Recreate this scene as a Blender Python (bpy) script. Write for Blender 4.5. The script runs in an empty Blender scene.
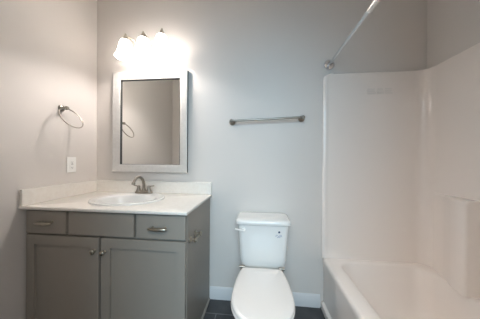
import bpy, bmesh, math
from mathutils import Vector, Matrix

C = bpy.context.scene.collection
PI = math.pi

# ---------------------------------------------------------------- camera
cam_data = bpy.data.cameras.new('camera')
cam = bpy.data.objects.new('camera', cam_data)
C.objects.link(cam)
cx, D, h, yaw, pit, rol, f = 1.4504, 1.5789, 1.1707, -0.1005, -0.0024, 0.0073, 191.63
fw = Vector((math.sin(yaw)*math.cos(pit), math.cos(yaw)*math.cos(pit), math.sin(pit)))
r0 = Vector((math.cos(yaw), -math.sin(yaw), 0))
u0 = r0.cross(fw)
r1 = r0*math.cos(rol) + u0*math.sin(rol)
u1 = u0*math.cos(rol) - r0*math.sin(rol)
mw = Matrix.Identity(4)
for i in range(3):
    mw[i][0], mw[i][1], mw[i][2] = r1[i], u1[i], -fw[i]
mw[0][3], mw[1][3], mw[2][3] = cx, -D, h
cam.matrix_world = mw
cam_data.sensor_width = 36.0
cam_data.lens = f/480*36
cam_data.clip_start = 0.01
bpy.context.scene.camera = cam

# ---------------------------------------------------------------- world, light, exposure
sc = bpy.context.scene
sc.view_settings.view_transform = 'Standard'
sc.view_settings.look = 'None'
sc.view_settings.gamma = 1.0
sc.view_settings.exposure = 0.42
sc.cycles.use_denoising = True
sc.cycles.max_bounces = 12
sc.cycles.diffuse_bounces = 8
sc.cycles.caustics_reflective = False
sc.cycles.sample_clamp_indirect = 6.0

world = bpy.data.worlds.new('world')
sc.world = world
world.use_nodes = True
bg = world.node_tree.nodes['Background']
bg.inputs['Color'].default_value = (0.85, 0.92, 1.0, 1)
bg.inputs['Strength'].default_value = 0.6

def area(name, loc, target, sx, sy, power, col):
    l = bpy.data.lights.new(name, 'AREA')
    l.shape = 'RECTANGLE'; l.size = sx; l.size_y = sy
    l.energy = power; l.color = col
    o = bpy.data.objects.new(name, l); C.objects.link(o)
    o.location = loc
    o.rotation_euler = (Vector(target)-Vector(loc)).to_track_quat('-Z', 'Y').to_euler()
    return o
# daylight from the window of the room beyond the doorway
area('daylight_window', (1.5, -3.3, 1.85), (1.45, 0, 0.65), 1.2, 1.2, 42, (0.42, 0.75, 0.98))
# unseen warm fill light, added beyond the doorway to brighten the lower room
area('hall_fill', (1.45, -2.25, 2.40), (1.45, -1.2, 0.2), 1.3, 0.8, 24, (1.0, 0.92, 0.83))
BULB = 470.0         # emission of the three bulbs
BULB_COL = (1.0, 0.92, 0.885)
GLOW = 5.0          # light given off by each lit frosted glass shade

# ---------------------------------------------------------------- materials
def mat(name, col, rough=0.5, metal=0.0, coat=0.0, bump=None, var=None, spec=0.5):
    m = bpy.data.materials.new(name); m.use_nodes = True
    nt = m.node_tree; b = nt.nodes['Principled BSDF']
    b.inputs['Base Color'].default_value = (*col, 1)
    b.inputs['Roughness'].default_value = rough
    b.inputs['Metallic'].default_value = metal
    b.inputs['Coat Weight'].default_value = coat
    b.inputs['Specular IOR Level'].default_value = spec
    tc = nt.nodes.new('ShaderNodeTexCoord')
    if bump:
        n = nt.nodes.new('ShaderNodeTexNoise'); n.inputs['Scale'].default_value = bump[0]
        n.inputs['Detail'].default_value = 4
        bp = nt.nodes.new('ShaderNodeBump'); bp.inputs['Strength'].default_value = bump[1]
        bp.inputs['Distance'].default_value = 0.002
        nt.links.new(tc.outputs['Object'], n.inputs['Vector'])
        nt.links.new(n.outputs['Fac'], bp.inputs['Height'])
        nt.links.new(bp.outputs['Normal'], b.inputs['Normal'])
    if var:
        n = nt.nodes.new('ShaderNodeTexNoise'); n.inputs['Scale'].default_value = var[0]
        n.inputs['Detail'].default_value = 8
        n.inputs['Roughness'].default_value = 0.65
        cr = nt.nodes.new('ShaderNodeValToRGB')
        cr.color_ramp.elements[0].position = 0.35; cr.color_ramp.elements[0].color = (*var[1], 1)
        cr.color_ramp.elements[1].position = 0.6; cr.color_ramp.elements[1].color = (*col, 1)
        nt.links.new(tc.outputs['Object'], n.inputs['Vector'])
        nt.links.new(n.outputs['Fac'], cr.inputs['Fac'])
        nt.links.new(cr.outputs['Color'], b.inputs['Base Color'])
    return m

M = {}
M['wall'] = mat('wall_paint', (0.68, 0.645, 0.61), 0.75, bump=(350, 0.15), spec=0.3)
M['ceiling'] = mat('ceiling_paint', (0.93, 0.92, 0.90), 0.9)
M['trim'] = mat('trim_paint', (0.68, 0.69, 0.70), 0.35)
M['cabinet'] = mat('cabinet_paint', (0.29, 0.263, 0.228), 0.42, bump=(120, 0.05))
M['cabinet_inside'] = mat('cabinet_inside', (0.05, 0.045, 0.04), 0.8)
M['marble'] = mat('cultured_marble', (0.80, 0.775, 0.725), 0.22, var=(38, (0.765, 0.73, 0.675)))
M['porcelain'] = mat('porcelain', (0.76, 0.76, 0.74), 0.10, coat=0.3)
M['acrylic'] = mat('acrylic', (0.88, 0.825, 0.78), 0.14, coat=1.0)
M['tub'] = mat('tub_acrylic', (0.88, 0.825, 0.78), 0.34)
M['chrome'] = mat('chrome', (0.75, 0.75, 0.75), 0.10, metal=1)
M['nickel'] = mat('brushed_nickel', (0.46, 0.42, 0.35), 0.30, metal=1)
M['satin'] = mat('satin_nickel', (0.32, 0.29, 0.25), 0.30, metal=1)
M['silver'] = mat('silver_leaf', (0.66, 0.65, 0.625), 0.42, metal=0.3, bump=(60, 0.10), var=(45, (0.61, 0.60, 0.575)))
M['dark'] = mat('dark_stain', (0.02, 0.018, 0.016), 0.5)
M['mirror'] = mat('mirror_glass', (0.95, 0.96, 0.94), 0.0, metal=1)
M['plastic'] = mat('white_plastic', (0.86, 0.86, 0.84), 0.35)
M['grey_plastic'] = mat('grey_plastic', (0.35, 0.35, 0.35), 0.4)
M['seat'] = mat('seat_plastic', (0.78, 0.755, 0.725), 0.16)
M['ink'] = mat('ink_blue', (0.03, 0.06, 0.12), 0.5)
M['greyink'] = mat('ink_grey', (0.38, 0.41, 0.50), 0.5)
M['mark'] = mat('moulded_mark', (0.74, 0.70, 0.66), 0.45)

def shade_mat():
    m = bpy.data.materials.new('frosted_glass'); m.use_nodes = True
    nt = m.node_tree; nt.nodes.clear()
    o = nt.nodes.new('ShaderNodeOutputMaterial')
    t = nt.nodes.new('ShaderNodeBsdfTranslucent'); t.inputs['Color'].default_value = (0.9, 0.88, 0.85, 1)
    d = nt.nodes.new('ShaderNodeBsdfDiffuse'); d.inputs['Color'].default_value = (0.85, 0.85, 0.83, 1)
    g = nt.nodes.new('ShaderNodeBsdfGlossy'); g.inputs['Roughness'].default_value = 0.15
    a = nt.nodes.new('ShaderNodeMixShader'); a.inputs['Fac'].default_value = 0.55
    b = nt.nodes.new('ShaderNodeMixShader'); b.inputs['Fac'].default_value = 0.05
    nt.links.new(t.outputs[0], a.inputs[1]); nt.links.new(d.outputs[0], a.inputs[2])
    nt.links.new(a.outputs[0], b.inputs[1]); nt.links.new(g.outputs[0], b.inputs[2])
    e = nt.nodes.new('ShaderNodeEmission'); e.inputs['Color'].default_value = (*BULB_COL, 1); e.inputs['Strength'].default_value = GLOW
    s = nt.nodes.new('ShaderNodeAddShader')
    nt.links.new(b.outputs[0], s.inputs[0]); nt.links.new(e.outputs[0], s.inputs[1])
    nt.links.new(s.outputs[0], o.inputs['Surface'])
    return m
M['shade'] = shade_mat()

def bulb_mat():
    m = bpy.data.materials.new('lit_bulb'); m.use_nodes = True
    nt = m.node_tree; b = nt.nodes['Principled BSDF']
    b.inputs['Base Color'].default_value = (0.9, 0.9, 0.88, 1)
    b.inputs['Emission Color'].default_value = (*BULB_COL, 1)
    b.inputs['Emission Strength'].default_value = BULB
    return m
M['bulb'] = bulb_mat()

def tile_mat():
    m = bpy.data.materials.new('slate_tile'); m.use_nodes = True
    nt = m.node_tree; b = nt.nodes['Principled BSDF']
    tc = nt.nodes.new('ShaderNodeTexCoord')
    mp = nt.nodes.new('ShaderNodeMapping')
    mp.inputs['Location'].default_value = (-1.135+0.61*2, 0.157+0.305*14, 0)
    br = nt.nodes.new('ShaderNodeTexBrick')
    br.offset = 0.5; br.offset_frequency = 2; br.squash = 1
    br.inputs['Color1'].default_value = (0.05, 0.05, 0.052, 1)
    br.inputs['Color2'].default_value = (0.06, 0.062, 0.066, 1)
    br.inputs['Mortar'].default_value = (0.17, 0.175, 0.18, 1)
    br.inputs['Scale'].default_value = 1
    br.inputs['Mortar Size'].default_value = 0.0035
    br.inputs['Mortar Smooth'].default_value = 0.1
    br.inputs['Bias'].default_value = 0
    br.inputs['Brick Width'].default_value = 0.61
    br.inputs['Row Height'].default_value = 0.305
    n = nt.nodes.new('ShaderNodeTexNoise'); n.inputs['Scale'].default_value = 9; n.inputs['Detail'].default_value = 8
    mx = nt.nodes.new('ShaderNodeMixRGB'); mx.blend_type = 'MULTIPLY'; mx.inputs['Fac'].default_value = 0.6
    cr = nt.nodes.new('ShaderNodeValToRGB')
    cr.color_ramp.elements[0].position = 0.3; cr.color_ramp.elements[0].color = (0.55, 0.55, 0.58, 1)
    cr.color_ramp.elements[1].position = 0.7; cr.color_ramp.elements[1].color = (1.5, 1.5, 1.5, 1)
    bp = nt.nodes.new('ShaderNodeBump'); bp.inputs['Strength'].default_value = 0.3; bp.inputs['Distance'].default_value = 0.003
    L = nt.links.new
    L(tc.outputs['Object'], mp.inputs['Vector']); L(mp.outputs['Vector'], br.inputs['Vector'])
    L(tc.outputs['Object'], n.inputs['Vector']); L(n.outputs['Fac'], cr.inputs['Fac'])
    L(br.outputs['Color'], mx.inputs['Color1']); L(cr.outputs['Color'], mx.inputs['Color2'])
    L(mx.outputs['Color'], b.inputs['Base Color'])
    L(n.outputs['Fac'], bp.inputs['Height']); L(bp.outputs['Normal'], b.inputs['Normal'])
    b.inputs['Roughness'].default_value = 0.45
    return m
M['tile'] = tile_mat()

# ---------------------------------------------------------------- mesh helpers
def put(name, bm, material, parent=None, smooth=True, angle=35, bevel=0):
    me = bpy.data.meshes.new(name)
    bmesh.ops.remove_doubles(bm, verts=bm.verts, dist=1e-6)
    bmesh.ops.recalc_face_normals(bm, faces=bm.faces)
    bm.to_mesh(me); bm.free()
    me.materials.append(M[material])
    o = bpy.data.objects.new(name, me); C.objects.link(o)
    if smooth:
        for p in me.polygons: p.use_smooth = True
        me.set_sharp_from_angle(angle=math.radians(angle))
    if bevel:
        md = o.modifiers.new('bevel', 'BEVEL'); md.width = bevel; md.segments = 3
        md.limit_method = 'ANGLE'; md.angle_limit = math.radians(40)
        md.harden_normals = False
    if parent:
        o.parent = parent
        o.matrix_parent_inverse = Matrix.Translation(-parent.location)
    return o

def box(bm, x0, x1, y0, y1, z0, z1):
    vs = [bm.verts.new((x, y, z)) for z in (z0, z1) for x, y in ((x0, y0), (x1, y0), (x1, y1), (x0, y1))]
    for q in ((3, 2, 1, 0), (4, 5, 6, 7), (0, 1, 5, 4), (1, 2, 6, 5), (2, 3, 7, 6), (3, 0, 4, 7)):
        bm.faces.new([vs[i] for i in q])

def loft(bm, loops, closed=True, cap0=True, cap1=True):
    rows = [[bm.verts.new(p) for p in L] for L in loops]
    n = len(rows[0])
    for a, b in zip(rows, rows[1:]):
        for i in range(n if closed else n-1):
            j = (i+1) % n
            bm.faces.new((a[i], a[j], b[j], b[i]))
    if cap0: bm.faces.new(rows[0][::-1])
    if cap1: bm.faces.new(rows[-1])

def rrect(x0, x1, y0, y1, r, z, n=8):
    pts = []
    for (ax, ay, a0) in ((x1-r, y1-r, 0), (x0+r, y1-r, 90), (x0+r, y0+r, 180), (x1-r, y0+r, 270)):
        for k in range(n+1):
            a = math.radians(a0+90*k/n)
            pts.append((ax+r*math.cos(a), ay+r*math.sin(a), z))
    return pts

def frame_of(axis):
    a = Vector(axis).normalized()
    t = Vector((0, 0, 1)) if abs(a.z) < 0.9 else Vector((1, 0, 0))
    u = a.cross(t).normalized(); v = a.cross(u)
    return a, u, v

def lathe(bm, origin, axis, prof, n=32, caps=True):
    o = Vector(origin); a, u, v = frame_of(axis)
    loops = [[o+a*d+(u*math.cos(2*PI*k/n)+v*math.sin(2*PI*k/n))*max(r, 1e-4) for k in range(n)] for d, r in prof]
    loft(bm, loops, True, caps, caps)

def tube(bm, pts, rad, n=16, closed=False, flat=1.0):
    P = [Vector(p) for p in pts]
    m = len(P)
    R = rad if isinstance(rad, (list, tuple)) else [rad]*m
    loops = []; up = None
    for i in range(m):
        if closed: t = (P[(i+1) % m]-P[i-1]).normalized()
        else: t = (P[min(i+1, m-1)]-P[max(i-1, 0)]).normalized()
        if up is None:
            _, up, _ = frame_of(t)
        up = (up-t*up.dot(t)).normalized()
        v = t.cross(up)
        loops.append([P[i]+(up*math.cos(2*PI*k/n)+v*math.sin(2*PI*k/n)*flat)*R[i] for k in range(n)])
    if closed: loops.append(loops[0])
    loft(bm, loops, True, not closed, not closed)

def bez(p0, p1, p2, p3, n=12):
    out = []
    for i in range(n+1):
        t = i/n; s = 1-t
        out.append(Vector(p0)*s**3+Vector(p1)*3*s*s*t+Vector(p2)*3*s*t*t+Vector(p3)*t**3)
    return out

def thing(name, label, cat, loc, group=None):
    o = bpy.data.objects.new(name, None); C.objects.link(o)
    o.empty_display_size = 0.05; o.location = loc
    o['label'] = label; o['category'] = cat
    if group: o['group'] = group
    return o

def structure(name, bm, material, **k):
    o = put(name, bm, material, **k); o['kind'] = 'structure'; return o

def one_box(*a):
    bm = bmesh.new(); box(bm, *a); return bm

# ---------------------------------------------------------------- room
XR, YF, ZC = 2.70, -1.52, 2.74
structure('floor', one_box(-0.1, 2.8, -4.2, 0.1, -0.06, 0), 'tile', smooth=False)
structure('ceiling', one_box(-0.1, 2.8, -1.63, 0.1, ZC, ZC+0.08), 'ceiling', smooth=False)
structure('wall_back', one_box(-0.1, 2.8, 0, 0.1, 0, ZC), 'wall', smooth=False)
structure('wall_left', one_box(-0.1, 0, -1.52, 0, 0, ZC), 'wall', smooth=False)
structure('wall_right', one_box(XR, 2.8, -1.52, 0, 0, ZC), 'wall', smooth=False)
bm = bmesh.new()
DX0, DX1, DZ = 0.98, 1.83, 2.06
box(bm, -0.1, DX0, -1.63, YF, 0, ZC); box(bm, DX1, 2.8, -1.63, YF, 0, ZC); box(bm, DX0, DX1, -1.63, YF, DZ, ZC)
structure('wall_front', bm, 'wall', smooth=False)

# baseboard between the vanity and the bathtub, with its moulded top
bm = bmesh.new()
prof = [(0, 0), (-0.014, 0), (-0.014, 0.072), (-0.011, 0.078), (-0.011, 0.084), (-0.007, 0.092), (-0.004, 0.100), (0, 0.100)]
loft(bm, [[(x, y, z) for y, z in prof] for x in (1.045, 1.938)])
structure('baseboard_back', bm, 'trim', angle=30)

# ---------------------------------------------------------------- vanity cabinet
CW, YB, YD = 1.041, -0.512, -0.535        # case width, face frame front, door front
v = thing('vanity_cabinet', 'grey painted bathroom vanity cabinet with two doors and drawers', 'cabinet', (0.52, -0.26, 0))
bm = bmesh.new()
box(bm, 0.008, 0.024, YB+0.02, -0.004, 0.0, 0.855)      # left side
box(bm, CW-0.016, CW, YB+0.02, -0.004, 0.0, 0.855)      # right side
box(bm, 0.024, CW-0.016, YB+0.02, -0.004, 0.10, 0.116)  # bottom
box(bm, 0.024, CW-0.016, -0.012, -0.004, 0.116, 0.855)  # back
box(bm, 0.024, CW-0.016, YB+0.075, YB+0.09, 0.0, 0.10)  # toe kick
put('case', bm, 'cabinet', v, smooth=False)
bm = bmesh.new()
for a in ((0.008, 0.045, 0.10, 0.855), (CW-0.038, CW, 0.10, 0.855), (0.494, 0.534, 0.116, 0.70), (0.045, CW-0.038, 0.835, 0.855),
          (0.045, CW-0.038, 0.685, 0.72), (0.045, CW-0.038, 0.10, 0.135), (0.285, 0.32, 0.72, 0.835), (0.716, 0.751, 0.72, 0.835)):
    box(bm, a[0], a[1], YB, YB+0.02, a[2], a[3])
put('face_frame', bm, 'cabinet', v, smooth=False)

def slab(x0, x1, z0, z1, name):
    return put(name, one_box(x0, x1, YD, YD+0.020, z0, z1), 'cabinet', v, bevel=0.0025)

def shaker(x0, x1, z0, z1):
    bm = bmesh.new(); s = 0.056
    def rect(i, y): return [(x0+i, y, z0+i), (x1-i, y, z0+i), (x1-i, y, z1-i), (x0+i, y, z1-i)]
    loft(bm, [rect(0, YD+0.020), rect(0, YD+0.002), rect(0.002, YD), rect(s, YD), rect(s+0.0003, YD+0.014), rect(s+0.0015, YD+0.0145)])
    return put('door', bm, 'cabinet', v, angle=20)

def pull(cx_, z, parent):
    bm = bmesh.new()
    for s in (-1, 1):
        lathe(bm, (cx_+s*0.038, YD, z), (0, -1, 0), [(0, 0.006), (0.004, 0.0045), (0.02, 0.004), (0.024, 0.004)], 12)
    n = 20; pts = []; rad = []
    for k in range(n+1):
        t = -1+2*k/n
        pts.append((cx_+t*0.058, YD-0.024-0.005*(1-t*t), z-0.003)); rad.append(0.0016+0.0088*math.sqrt(max(0, 1-t*t)))
    tube(bm, pts, rad, 14)
    o = put('pull_handle', bm, 'nickel', parent); o['label'] = 'brushed nickel bow-shaped drawer pull'

def knob(cx_, z, parent):
    bm = bmesh.new()
    lathe(bm, (cx_, YD, z), (0, -1, 0), [(0, 0.009), (0.002, 0.008), (0.004, 0.005), (0.012, 0.0045), (0.016, 0.009), (0.019, 0.0140), (0.023, 0.0150), (0.027, 0.012), (0.0295, 0.006), (0.030, 0.0)], 24, caps=False)
    o = put('knob', bm, 'nickel', parent, angle=60); o['label'] = 'round brushed nickel door knob'

d1 = slab(0.020, 0.291, 0.708, 0.845, 'drawer'); pull(0.163, 0.780, d1)
slab(0.309, 0.727, 0.708, 0.845, 'false_drawer_front')
d2 = slab(0.745, 1.038, 0.708, 0.845, 'drawer'); pull(0.882, 0.776, d2)
a = shaker(0.020, 0.506, 0.112, 0.696); knob(0.482, 0.622, a)
a = shaker(0.522, 1.038, 0.112, 0.696); knob(0.546, 0.618, a)
bm = bmesh.new()
loft(bm, [[(CW, y, 0), (CW+0.011, y, 0), (CW+0.010, y, 0.008), (CW+0.005, y, 0.014), (CW, y, 0.016)] for y in (YB, -0.015)])
put('shoe_moulding', bm, 'cabinet', v)

# ---------------------------------------------------------------- countertop with an oval cut-out
ct = thing('countertop', 'cream speckled cultured marble countertop on the grey vanity', 'countertop', (0.53, -0.28, 0.856))
SX, SY, SA, SB = 0.516, -0.283, 0.250, 0.212
bm = bmesh.new()
x0, x1, y0, y1 = 0.002, 1.0566, -0.56, -0.002
N = 96
angs = sorted(set([2*PI*k/N for k in range(N)] + [math.atan2(y-SY, x-SX) % (2*PI) for x in (x0, x1) for y in (y0, y1)]))
def onrect(a, ins=0):
    dx, dy = math.cos(a), math.sin(a); t = 1e9
    if dx > 1e-9: t = min(t, (x1-ins-SX)/dx)
    if dx < -1e-9: t = min(t, (x0+ins-SX)/dx)
    if dy > 1e-9: t = min(t, (y1-ins-SY)/dy)
    if dy < -1e-9: t = min(t, (y0+ins-SY)/dy)
    return (SX+dx*t, SY+dy*t)
def hole(a):
    c, s = math.cos(a), math.sin(a); k = 1/math.sqrt((c/(SA-0.02))**2+(s/(SB-0.02))**2)
    return (SX+c*k, SY+s*k)
zt, zb = 0.875, 0.8565
loft(bm, [[(*hole(a), zb) for a in angs], [(*hole(a), zt) for a in angs], [(*onrect(a, 0.004), zt) for a in angs],
          [(*onrect(a, 0.001), zt-0.0015) for a in angs], [(*onrect(a), zt-0.004) for a in angs], [(*onrect(a), zb+0.002) for a in angs],
          [(*onrect(a, 0.002), zb) for a in angs], [(*hole(a), zb) for a in angs]], True, False, False)
put('slab', bm, 'marble', ct, angle=50)
put('backsplash', one_box(0.022, 1.0566, -0.021, -0.002, 0.8752, 0.975), 'marble', ct, bevel=0.002)
put('side_splash', one_box(0.002, 0.021, -0.556, -0.002, 0.8752, 0.975), 'marble', ct, bevel=0.002)

# ---------------------------------------------------------------- sink
sk = thing('sink', 'white oval drop-in sink set in the countertop', 'sink', (SX, SY, 0.875))
bm = bmesh.new()
def ell(k, z, ya=0.0, n=72, kb=None):
    kb = kb if kb is not None else k
    return [(SX+SA*k*math.cos(2*PI*i/n), SY+ya+SB*kb*math.sin(2*PI*i/n), z) for i in range(n)]
loft(bm, [ell(0.93, 0.8755), ell(0.995, 0.8755), ell(1.0, 0.879), ell(0.99, 0.885), ell(0.965, 0.888), ell(0.94, 0.887),
          ell(0.90, 0.885, -0.004, kb=0.875), ell(0.83, 0.885, -0.022, kb=0.76), ell(0.80, 0.882, -0.026, kb=0.73), ell(0.775, 0.870, -0.028, kb=0.70),
          ell(0.74, 0.84, -0.028, kb=0.66), ell(0.66, 0.79, -0.026, kb=0.58), ell(0.50, 0.753, -0.02, kb=0.44), ell(0.28, 0.738, -0.012, kb=0.26), ell(0.10, 0.733, -0.008, kb=0.1),
          ell(0.10, 0.727, -0.008, kb=0.1), ell(0.3, 0.730, -0.012, kb=0.28), ell(0.53, 0.745, -0.02, kb=0.47), ell(0.69, 0.784, -0.026, kb=0.61), ell(0.77, 0.84, -0.028, kb=0.69), ell(0.80, 0.872, -0.028, kb=0.735)],
     True, False, False)
put('basin', bm, 'porcelain', sk, angle=60)
bm = bmesh.new(); lathe(bm, (SX, SY-0.008, 0.734), (0, 0, 1), [(0, 0.022), (0.003, 0.022), (0.004, 0.018), (0.002, 0.012), (0.002, 0.0)], 24)
o = put('drain', bm, 'chrome', sk); o['label'] = 'chrome drain ring'

# ---------------------------------------------------------------- faucet
FX, FY, FZ = 0.513, -0.100, 0.8865
fa = thing('faucet', 'brushed nickel two-handle faucet with curved spout behind the sink', 'faucet', (FX, FY, FZ))
bm = bmesh.new()
def ov(hx, hy, z): return [(FX+hx*math.copysign(abs(math.cos(t))**0.8, math.cos(t)), FY+hy*math.copysign(abs(math.sin(t))**0.8, math.sin(t)), z) for t in [2*PI*i/40 for i in range(40)]]
loft(bm, [ov(0.074, 0.026, FZ), ov(0.075, 0.027, FZ+0.004), ov(0.073, 0.025, FZ+0.012), ov(0.069, 0.021, FZ+0.017), ov(0.05, 0.015, FZ+0.019)])
put('base', bm, 'satin', fa, angle=50)
bm = bmesh.new()
lathe(bm, (FX, FY, FZ+0.012), (0, 0, 1), [(0, 0.022), (0.006, 0.021), (0.014, 0.017), (0.03, 0.0115)], 24)
path = [Vector((FX, FY, FZ+0.03))] + bez((FX, FY, FZ+0.05), (FX, FY+0.006, FZ+0.143), (FX, FY-0.098, FZ+0.165), (FX, FY-0.128, FZ+0.098), 18)
tube(bm, path, [0.0115-0.0030*i/(len(path)-1) for i in range(len(path))], 18)
e = path[-1]; dr = (path[-1]-path[-2]).normalized()
lathe(bm, e-dr*0.004, dr, [(0, 0.0105), (0.002, 0.013), (0.014, 0.013), (0.017, 0.0115), (0.0175, 0.008)], 20)
put('spout', bm, 'satin', fa, angle=50)
for s in (-1, 1):
    bm = bmesh.new(); hx = FX+s*0.045
    lathe(bm, (hx, FY, FZ+0.012), (0, 0, 1), [(0, 0.021), (0.008, 0.020), (0.022, 0.0145), (0.034, 0.0115), (0.040, 0.013), (0.047, 0.012), (0.052, 0.006), (0.053, 0)], 24)
    pts = bez((hx, FY, FZ+0.052), (hx+s*0.012, FY, FZ+0.060), (hx+s*0.028, FY+0.002, FZ+0.060), (hx+s*0.044, FY+0.004, FZ+0.062), 10)
    tube(bm, pts, [0.0075, 0.0065, 0.006, 0.0055, 0.005, 0.005, 0.005, 0.0052, 0.0055, 0.0055, 0.003], 12)
    put('handle', bm, 'satin', fa, angle=50)

# ---------------------------------------------------------------- mirror
mi = thing('wall_mirror', 'rectangular wall mirror in a wide silver frame above the sink', 'mirror', (0.51, -0.004, 1.49))
mx0, mx1, mz0, mz1 = 0.176, 0.849, 1.050, 1.916
def mrect(i, y): return [(mx0+i, y, mz0+i), (mx1-i, y, mz0+i), (mx1-i, y, mz1-i), (mx0+i, y, mz1-i)]
bm = bmesh.new()
loft(bm, [mrect(0.001, -0.027), mrect(0, -0.028), mrect(0.001, -0.032), mrect(0.006, -0.0345), mrect(0.045, -0.031), mrect(0.064, -0.026), mrect(0.067, -0.022),
          mrect(0.068, -0.012), mrect(0.064, -0.012), mrect(0.064, -0.020), mrect(0.001, -0.027)], True, False, False)
put('frame', bm, 'silver', mi, angle=12)
bm = bmesh.new()
loft(bm, [mrect(0.002, -0.003), mrect(0.002, -0.0275), mrect(0.060, -0.0185), mrect(0.060, -0.003), mrect(0.002, -0.003)], True, False, False)
o = put('frame_back', bm, 'dark', mi, smooth=False); o['label'] = 'dark side edge of the frame'
bm = bmesh.new()
loft(bm, [mrect(0.0672, -0.0235), mrect(0.0695, -0.0235), mrect(0.0695, -0.0118), mrect(0.0672, -0.0118), mrect(0.0672, -0.0235)], True, False, False)
put('inner_lip', bm, 'dark', mi, smooth=False)['label'] = 'thin dark inner edge of the frame'
put('glass', one_box(mx0+0.0615, mx1-0.0615, -0.0115, -0.006, mz0+0.0615, mz1-0.0615), 'mirror', mi, smooth=False)

# ---------------------------------------------------------------- three-shade vanity light
vl = thing('vanity_light', 'three-light wall fixture with lit white bell shades above the mirror', 'light fixture', (0.53, 0, 2.085))
bm = bmesh.new()
def ovl(k, y): return [(0.545+0.066*k*math.cos(2*PI*i/48), y, 2.080+0.056*k*math.sin(2*PI*i/48)) for i in range(48)]
loft(bm, [ovl(1, -0.001), ovl(1.0, -0.010), ovl(0.95, -0.016), ovl(0.84, -0.018), ovl(0.80, -0.024), ovl(0.62, -0.030), ovl(0.3, -0.033)])
put('backplate', bm, 'nickel', vl, angle=40)
LY = -0.166            # shade axis distance from wall
LX = ((0.395, 1.964), (0.543, 1.974), (0.694, 1.988))
for x, LZ in LX:
    dx = x-0.538
    bm = bmesh.new()
    pts = bez((0.545+dx*0.15, -0.028, 2.090), (0.53+dx*0.55, -0.08, 2.085), (x, -0.060, 2.178), (x, LY, LZ+0.172), 14)
    tube(bm, pts, 0.0055, 12)
    put('arm', bm, 'nickel', vl)
    bm = bmesh.new()
    lathe(bm, (x, LY, LZ+0.128), (0, 0, 1), [(0, 0.029), (0.004, 0.030), (0.010, 0.0275), (0.024, 0.019), (0.036, 0.0135), (0.044, 0.011), (0.047, 0.007), (0.056, 0.0065), (0.060, 0.004), (0.061, 0)], 24)
    put('socket', bm, 'nickel', vl, angle=40)
    bm = bmesh.new()
    P = [(0.134, 0.028), (0.128, 0.034), (0.115, 0.0405), (0.095, 0.0455), (0.070, 0.0495), (0.045, 0.0555), (0.025, 0.0625), (0.008, 0.0700), (0.0, 0.0745)]
    lathe(bm, (x, LY, LZ), (0, 0, 1), P + [(0.0005, 0.0720), (0.009, 0.0675), (0.026, 0.060), (0.046, 0.053), (0.071, 0.047), (0.095, 0.043), (0.115, 0.038), (0.127, 0.031), (0.130, 0.026), (0.134, 0.028)], 40, caps=False)
    s = put('shade', bm, 'shade', vl, angle=80); s['label'] = 'white frosted glass bell shade'
    bm = bmesh.new()
    lathe(bm, (x, LY, LZ+0.018), (0, 0, 1), [(0, 0), (0.002, 0.007), (0.007, 0.0128), (0.0145, 0.0162), (0.021, 0.0158), (0.029, 0.012), (0.035, 0.008), (0.037, 0)], 20, caps=False)
    put('bulb', bm, 'bulb', s, angle=80)
    bm = bmesh.new()
    lathe(bm, (x, LY, LZ+0.0535), (0, 0, 1), [(0, 0.009), (0.004, 0.0105), (0.025, 0.0125), (0.030, 0.016), (0.074, 0.016)], 20)
    put('bulb_holder', bm, 'plastic', s, angle=40)

# ---------------------------------------------------------------- towel ring
tr = thing('towel_ring', 'nickel towel ring on the left wall above the outlet', 'towel ring', (0, -0.31, 1.535))
bm = bmesh.new()
lathe(bm, (0.0005, -0.31, 1.535), (1, 0, 0), [(0, 0.024), (0.006, 0.024), (0.011, 0.018), (0.014, 0.011), (0.032, 0.0095), (0.038, 0.013), (0.046, 0.0145), (0.054, 0.011), (0.056, 0)], 28)
put('post', bm, 'satin', tr, angle=40)
bm = bmesh.new(); A = math.radians(30); R = 0.081
tube(bm, [(0.045+R*(1+math.cos(t))*math.sin(A), -0.31+R*math.sin(t), 1.530-R*(1+math.cos(t))*math.cos(A)) for t in [2*PI*k/64 for k in range(64)]], 0.0042, 10, closed=True)
put('ring', bm, 'satin', tr)

# ---------------------------------------------------------------- outlet
ou = thing('wall_outlet', 'white electrical outlet plate on the left wall under the towel ring', 'outlet', (0, -0.233, 1.118))
oy, oz = -0.233, 1.118
put('cover_plate', one_box(0.0003, 0.006, oy-0.036, oy+0.036, oz-0.059, oz+0.059), 'plastic', ou, bevel=0.003)
ins = put('receptacle', one_box(0.0062, 0.009, oy-0.0165, oy+0.0165, oz-0.033, oz+0.033), 'plastic', ou, bevel=0.001)
for dz in (0.004, -0.004):
    put('test_button', one_box(0.0091, 0.0105, oy-0.008, oy+0.008, oz+dz-0.003, oz+dz+0.003), 'grey_plastic' if dz > 0 else 'plastic', ins)
for zc in (0.020, -0.020):
    for dy in (-0.006, 0.006):
        put('slot', one_box(0.0091, 0.0094, oy+dy-0.001, oy+dy+0.001, oz+zc-0.004, oz+zc+0.004), 'dark', ins, smooth=False)
    bm = bmesh.new(); lathe(bm, (0.0091, oy, oz+zc-0.009), (1, 0, 0), [(0, 0.0024), (0.0003, 0.0024)], 12)
    put('ground_hole', bm, 'dark', ins)

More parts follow.
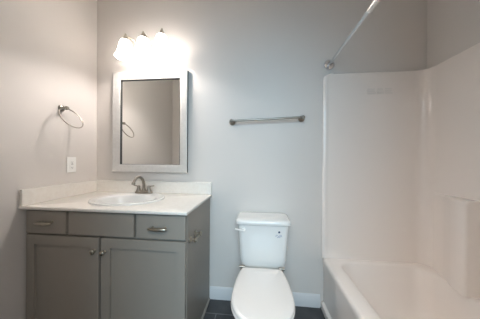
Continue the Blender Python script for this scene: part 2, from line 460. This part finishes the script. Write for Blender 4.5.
# ---------------------------------------------------------------- towel bar
tb = thing('towel_bar', 'straight nickel towel bar on the wall above the toilet', 'towel bar', (1.50, 0, 1.48))
ends = ((1.226, 1.474), (1.782, 1.495))
for x, z in ends:
    bm = bmesh.new()
    lathe(bm, (x, -0.0005, z), (0, -1, 0), [(0, 0.025), (0.006, 0.025), (0.011, 0.019), (0.015, 0.011), (0.050, 0.010), (0.056, 0.014), (0.066, 0.0155), (0.076, 0.013), (0.080, 0.006), (0.0805, 0)], 28)
    put('post', bm, 'satin', tb, angle=40)
bm = bmesh.new(); tube(bm, [(ends[0][0]+0.006, -0.066, ends[0][1]), (ends[1][0]-0.006, -0.066, ends[1][1])], 0.0085, 20)
put('bar', bm, 'satin', tb)

# ---------------------------------------------------------------- toilet paper holder on the vanity side
ph = thing('toilet_paper_holder', 'empty nickel toilet paper holder on the side of the vanity', 'paper holder', (CW, -0.42, 0.686))
for y in (-0.465, -0.375):
    bm = bmesh.new()
    lathe(bm, (CW+0.0005, y, 0.686), (1, 0, 0), [(0, 0.020), (0.004, 0.020), (0.008, 0.014), (0.012, 0.009), (0.024, 0.009), (0.027, 0.0145), (0.035, 0.0165), (0.043, 0.0125), (0.047, 0)], 24)
    put('post', bm, 'nickel', ph, angle=40)
bm = bmesh.new()
lathe(bm, (CW+0.033, -0.452, 0.686), (0, 1, 0), [(0, 0.004), (0.008, 0.0055), (0.009, 0.0065), (0.036, 0.0065), (0.037, 0.0055), (0.055, 0.0055), (0.064, 0.004)], 16)
put('roller', bm, 'nickel', ph)

# ---------------------------------------------------------------- toilet
TX = 1.480
to = thing('toilet', 'white two-piece toilet with closed lid between vanity and tub', 'toilet', (TX, -0.35, 0))
# tank
bm = bmesh.new()
def tk(hx, yb, yf, z, r=0.035): return rrect(TX-hx, TX+hx, yf, yb, r, z, 8)
loft(bm, [tk(0.105, -0.06, -0.170, 0.376), tk(0.134, -0.045, -0.195, 0.379), tk(0.151, -0.032, -0.211, 0.393), tk(0.159, -0.024, -0.218, 0.418), tk(0.165, -0.02, -0.221, 0.46), tk(0.171, -0.02, -0.223, 0.56),
          tk(0.178, -0.02, -0.225, 0.66), tk(0.181, -0.02, -0.226, 0.704), tk(0.176, -0.025, -0.220, 0.7055)])
tank = put('tank', bm, 'porcelain', to, angle=45)
bm = bmesh.new()
loft(bm, [tk(0.180, -0.016, -0.226, 0.706), tk(0.191, -0.012, -0.236, 0.7065), tk(0.1945, -0.010, -0.240, 0.711), tk(0.195, -0.010, -0.2405, 0.726), tk(0.191, -0.013, -0.237, 0.736), tk(0.180, -0.018, -0.226, 0.742), tk(0.14, -0.045, -0.19, 0.744, 0.03)])
put('tank_lid', bm, 'porcelain', to, angle=45)
bm = bmesh.new()
lathe(bm, (TX-0.136, -0.2255, 0.672), (0, -1, 0), [(0, 0.013), (0.004, 0.013), (0.007, 0.009), (0.014, 0.007)], 20)
tube(bm, [(TX-0.130, -0.239, 0.668), (TX-0.156, -0.241, 0.671), (TX-0.178, -0.242, 0.6755), (TX-0.194, -0.241, 0.6780), (TX-0.197, -0.241, 0.6780)], [0.006, 0.0072, 0.0078, 0.007, 0.003], 12, flat=0.6)
o = put('flush_lever', bm, 'plastic', to, angle=50)
bm = bmesh.new()
lathe(bm, (TX+0.112, -0.2247, 0.662), (0, -1, 0), [(0, 0.0075), (0.0008, 0.0075)], 16)
put('sticker_dot', bm, 'ink', tank)['label'] = 'dark round dot of the tank sticker'
bm = bmesh.new()
for r_, (zc, w) in enumerate(((0.641, 0.042), (0.634, 0.048), (0.627, 0.040))):
    for k in range(5):
        if (k+r_) % 4 != 2: box(bm, TX+0.110-w/2+k*w/5, TX+0.110-w/2+k*w/5+w/6.5, -0.2255, -0.2235, zc-0.0026, zc+0.0026)
put('sticker_print', bm, 'greyink', tank, smooth=False)['label'] = 'small grey printing on the tank front'
# bowl with foot
TX -= 0.008
def egg(hw, yb, yf, z, n=56, sq=0.0):
    cyy = yb-(yb-yf)*0.52; out = []
    for i in range(n):
        t = 2*PI*i/n; c, s = math.cos(t), math.sin(t)
        if s > 0:
            e_ = 0.62
            out.append((TX+hw*math.copysign(abs(c)**e_, c), cyy+(yb-cyy)*s**e_, z))
        else:
            out.append((TX+hw*c, cyy+(cyy-yf)*s, z))
    return out
bm = bmesh.new()
loft(bm, [egg(0.105, -0.10, -0.56, 0.0), egg(0.108, -0.10, -0.565, 0.02), egg(0.100, -0.11, -0.545, 0.06), egg(0.095, -0.12, -0.54, 0.14), egg(0.110, -0.13, -0.58, 0.22),
          egg(0.140, -0.14, -0.65, 0.30), egg(0.160, -0.16, -0.705, 0.355), egg(0.168, -0.20, -0.722, 0.385), egg(0.168, -0.22, -0.724, 0.398), egg(0.160, -0.225, -0.715, 0.403)])
put('bowl', bm, 'porcelain', to, angle=45)
bm = bmesh.new()
loft(bm, [tk(0.09, -0.05, -0.27, 0.29), tk(0.115, -0.04, -0.285, 0.335), tk(0.125, -0.035, -0.29, 0.369), tk(0.120, -0.04, -0.285, 0.3755)])
put('tank_shelf', bm, 'porcelain', to, angle=45)
# seat and lid: narrow straight back, wide middle, round front
def lidloop(k, z, yb=-0.280, yf=-0.742, wb=0.126, wm=0.167):
    pts = []; n = 28
    L_ = yb-yf; side = []
    for i in range(n+1):
        t = i/n; y = yb-L_*(0.5-0.5*math.cos(PI*t))
        q = (yb-y)/L_
        if q < 0.60: w = wb+(wm-wb)*math.sin(PI/2*q/0.60)**0.62
        else: w = wm*math.sqrt(max(0, 1-((q-0.60)/0.40)**2))
        side.append((w, y))
    side[0] = (wb-0.012, yb)
    side.insert(1, (wb-0.003, yb-0.003))
    cy_ = (yb+yf)/2
    pts = [(TX+w*k, cy_+(y-cy_)*k, z) for w, y in side] + [(TX-w*k, cy_+(y-cy_)*k, z) for w, y in side[::-1][1:]]
    return pts
bm = bmesh.new()
loft(bm, [lidloop(0.97, 0.4045, -0.275), lidloop(1.0, 0.408, -0.275), lidloop(1.005, 0.417, -0.275), lidloop(0.985, 0.4225, -0.275)])
put('seat', bm, 'seat', to, angle=50)
bm = bmesh.new()
loft(bm, [lidloop(0.97, 0.424), lidloop(0.985, 0.4245), lidloop(0.99, 0.430), lidloop(0.985, 0.436), lidloop(0.965, 0.4405), lidloop(0.90, 0.4435), lidloop(0.6, 0.447), lidloop(0.2, 0.448)])
put('lid', bm, 'seat', to, angle=50)
for s in (-1, 1):
    bm = bmesh.new()
    lathe(bm, (TX+s*0.134-0.02, -0.268, 0.432), (1, 0, 0), [(0, 0.006), (0.002, 0.0095), (0.038, 0.0095), (0.040, 0.006)], 16)
    lathe(bm, (TX+s*0.134, -0.264, 0.376), (0, 0, 1), [(0, 0.013), (0.03, 0.013), (0.048, 0.009)], 16)
    put('hinge', bm, 'satin', to, angle=50)['label'] = 'metal lid hinge bolt'

TX += 0.008
# ---------------------------------------------------------------- one-piece tub and shower unit
tu = thing('bathtub', 'white moulded bathtub with its tall one-piece shower surround', 'bathtub', (2.33, -0.76, 0))
X0, X1, Y0, Y1, ZT = 1.955, 2.698, -1.512, -0.003, 0.399
bm = bmesh.new()
def ol(i, z, r=0.02): return rrect(X0+i, X1-0.001, Y0+0.001, Y1-0.001, r, z, 10)
def il(a, b, c, d, r, z): return rrect(X0+a, X1-b, Y0+c, Y1-d, r, z, 10)
loft(bm, [ol(-0.012, 0.0), ol(-0.012, 0.045), ol(0.006, 0.060), ol(0.004, 0.30), ol(-0.002, 0.355), ol(-0.003, 0.380), ol(0.002, 0.393), ol(0.012, ZT),
          il(0.085, 0.045, 0.09, 0.045, 0.10, ZT), il(0.093, 0.053, 0.098, 0.053, 0.10, ZT-0.003), il(0.100, 0.060, 0.105, 0.060, 0.10, ZT-0.013),
          il(0.112, 0.072, 0.13, 0.085, 0.11, 0.30), il(0.130, 0.090, 0.16, 0.13, 0.12, 0.16), il(0.155, 0.115, 0.20, 0.175, 0.13, 0.09), il(0.21, 0.17, 0.26, 0.24, 0.12, 0.070), il(0.30, 0.25, 0.4, 0.4, 0.08, 0.066)], True, True, True)
put('tub', bm, 'tub', tu, angle=40)
# surround: one plan profile carried up the three walls
def plan(sh, top=0.0):
    P = []
    def a(x, y): P.append((x, y))
    a(1.945+sh, -0.003-top*0); a(1.945+sh, -0.012); a(1.949+sh, -0.020); a(1.956+sh, -0.0245); a(1.964+sh, -0.0255); a(1.972+sh, -0.0235); a(1.979+sh, -0.019); a(1.990+sh, -0.0165)
    a(1.994+sh, -0.0155); a(2.3, -0.0155); a(2.603, -0.0155)
    R_ = 0.080; ex, ey = 2.6885, -0.0155
    for k in range(9):
        t = PI/2*(1-k/8); P.append((ex-R_+R_*math.cos(t), ey-R_+R_*math.sin(t)))
    a(2.6885, -0.101)
    half = list(P)
    return half + [(x, -1.515-y) for x, y in half[::-1]]
zs = [(0.385, 0)]
levels = [(0.40, 0.0), (0.9, 0.0), (1.35, 0.0), (1.80, 0.0)]
rr_ = 0.040
for k in range(1, 8):
    t = PI/2*k/8
    levels.append((1.80+rr_*math.sin(t), rr_*(1-math.cos(t))))
rows = [[(x, y, z) for x, y in plan(sh)] for z, sh in levels]
last = plan(rr_)
def toward(p, d):
    x, y = p
    nx = min(x+d, 2.6975) if x > 2.5 else x
    ny = min(y+d, -0.003) if y > -0.7 else max(y-d, -1.512)
    if 0.1 < -y < 1.41: ny = y
    return nx, ny
rows.append([(x, y, 1.8425) for x, y in last])
rows.append([(*toward(p, 0.003), 1.8455) for p in last])
rows.append([(*toward(p, 0.020), 1.846) for p in last])
bm = bmesh.new(); loft(bm, rows, False, False, False)
put('shower_surround', bm, 'acrylic', tu, angle=50)
# moulded column and shelf low on the long wall
bm = bmesh.new()
def col(k, z, y_end=-0.37):
    P = [(2.6895, -0.055), (2.686, -0.09), (2.678, -0.14), (2.662, -0.195), (2.642, -0.25), (2.626, -0.30), (2.620, -0.335), (2.620, -0.357), (2.6225, -0.366), (2.629, -0.3705), (2.66, -0.372), (2.6895, -0.372)]
    return [(2.6895-(2.6895-x)*k, y, z) for x, y in P]
loft(bm, [col(1.0, 0.392), col(1.0, 0.45), col(1.0, 0.915), col(0.97, 0.928), col(0.88, 0.936), col(0.6, 0.940), col(0.02, 0.943)], False, False, False)
put('moulded_column', bm, 'acrylic', tu, angle=50)
bm = bmesh.new()
for k, (xa, w) in enumerate(((2.272, 0.062), (2.344, 0.044), (2.398, 0.052))):
    rows_ = 3 if k != 1 else 2
    for r_ in range(rows_):
        z0 = 1.676+r_*(0.048/rows_)
        box(bm, xa, xa+w*(0.86 if r_ else 1), -0.0185, -0.0150, z0, z0+0.048/rows_-0.006)
put('moulded_lettering', bm, 'mark', tu, smooth=False)['label'] = 'faint grey moulded marks near the top of the surround'

# ---------------------------------------------------------------- shower rod
sr = thing('shower_rod', 'chrome shower curtain rod above the tub edge', 'shower rod', (1.993, -0.76, 1.919))
RX, RZ = 1.993, 1.919
for y, d in ((-0.0005, -1), (YF+0.0005, 1)):
    bm = bmesh.new()
    lathe(bm, (RX, y, RZ), (0, d, 0), [(0, 0.040), (0.005, 0.0405), (0.012, 0.036), (0.018, 0.024), (0.022, 0.017), (0.034, 0.0155)], 32)
    put('flange', bm, 'chrome', sr, angle=40)
bm = bmesh.new()
lathe(bm, (RX, -0.010, RZ), (0, -1, 0), [(0, 0.0115), (0.62, 0.0115)], 24)
put('inner_tube', bm, 'chrome', sr)
bm = bmesh.new()
lathe(bm, (RX, -0.55, RZ), (0, -1, 0), [(0, 0.0120), (0.001, 0.0150), (0.012, 0.0150), (0.014, 0.0138), (0.90, 0.0138)], 24)
put('outer_tube', bm, 'chrome', sr, angle=40)
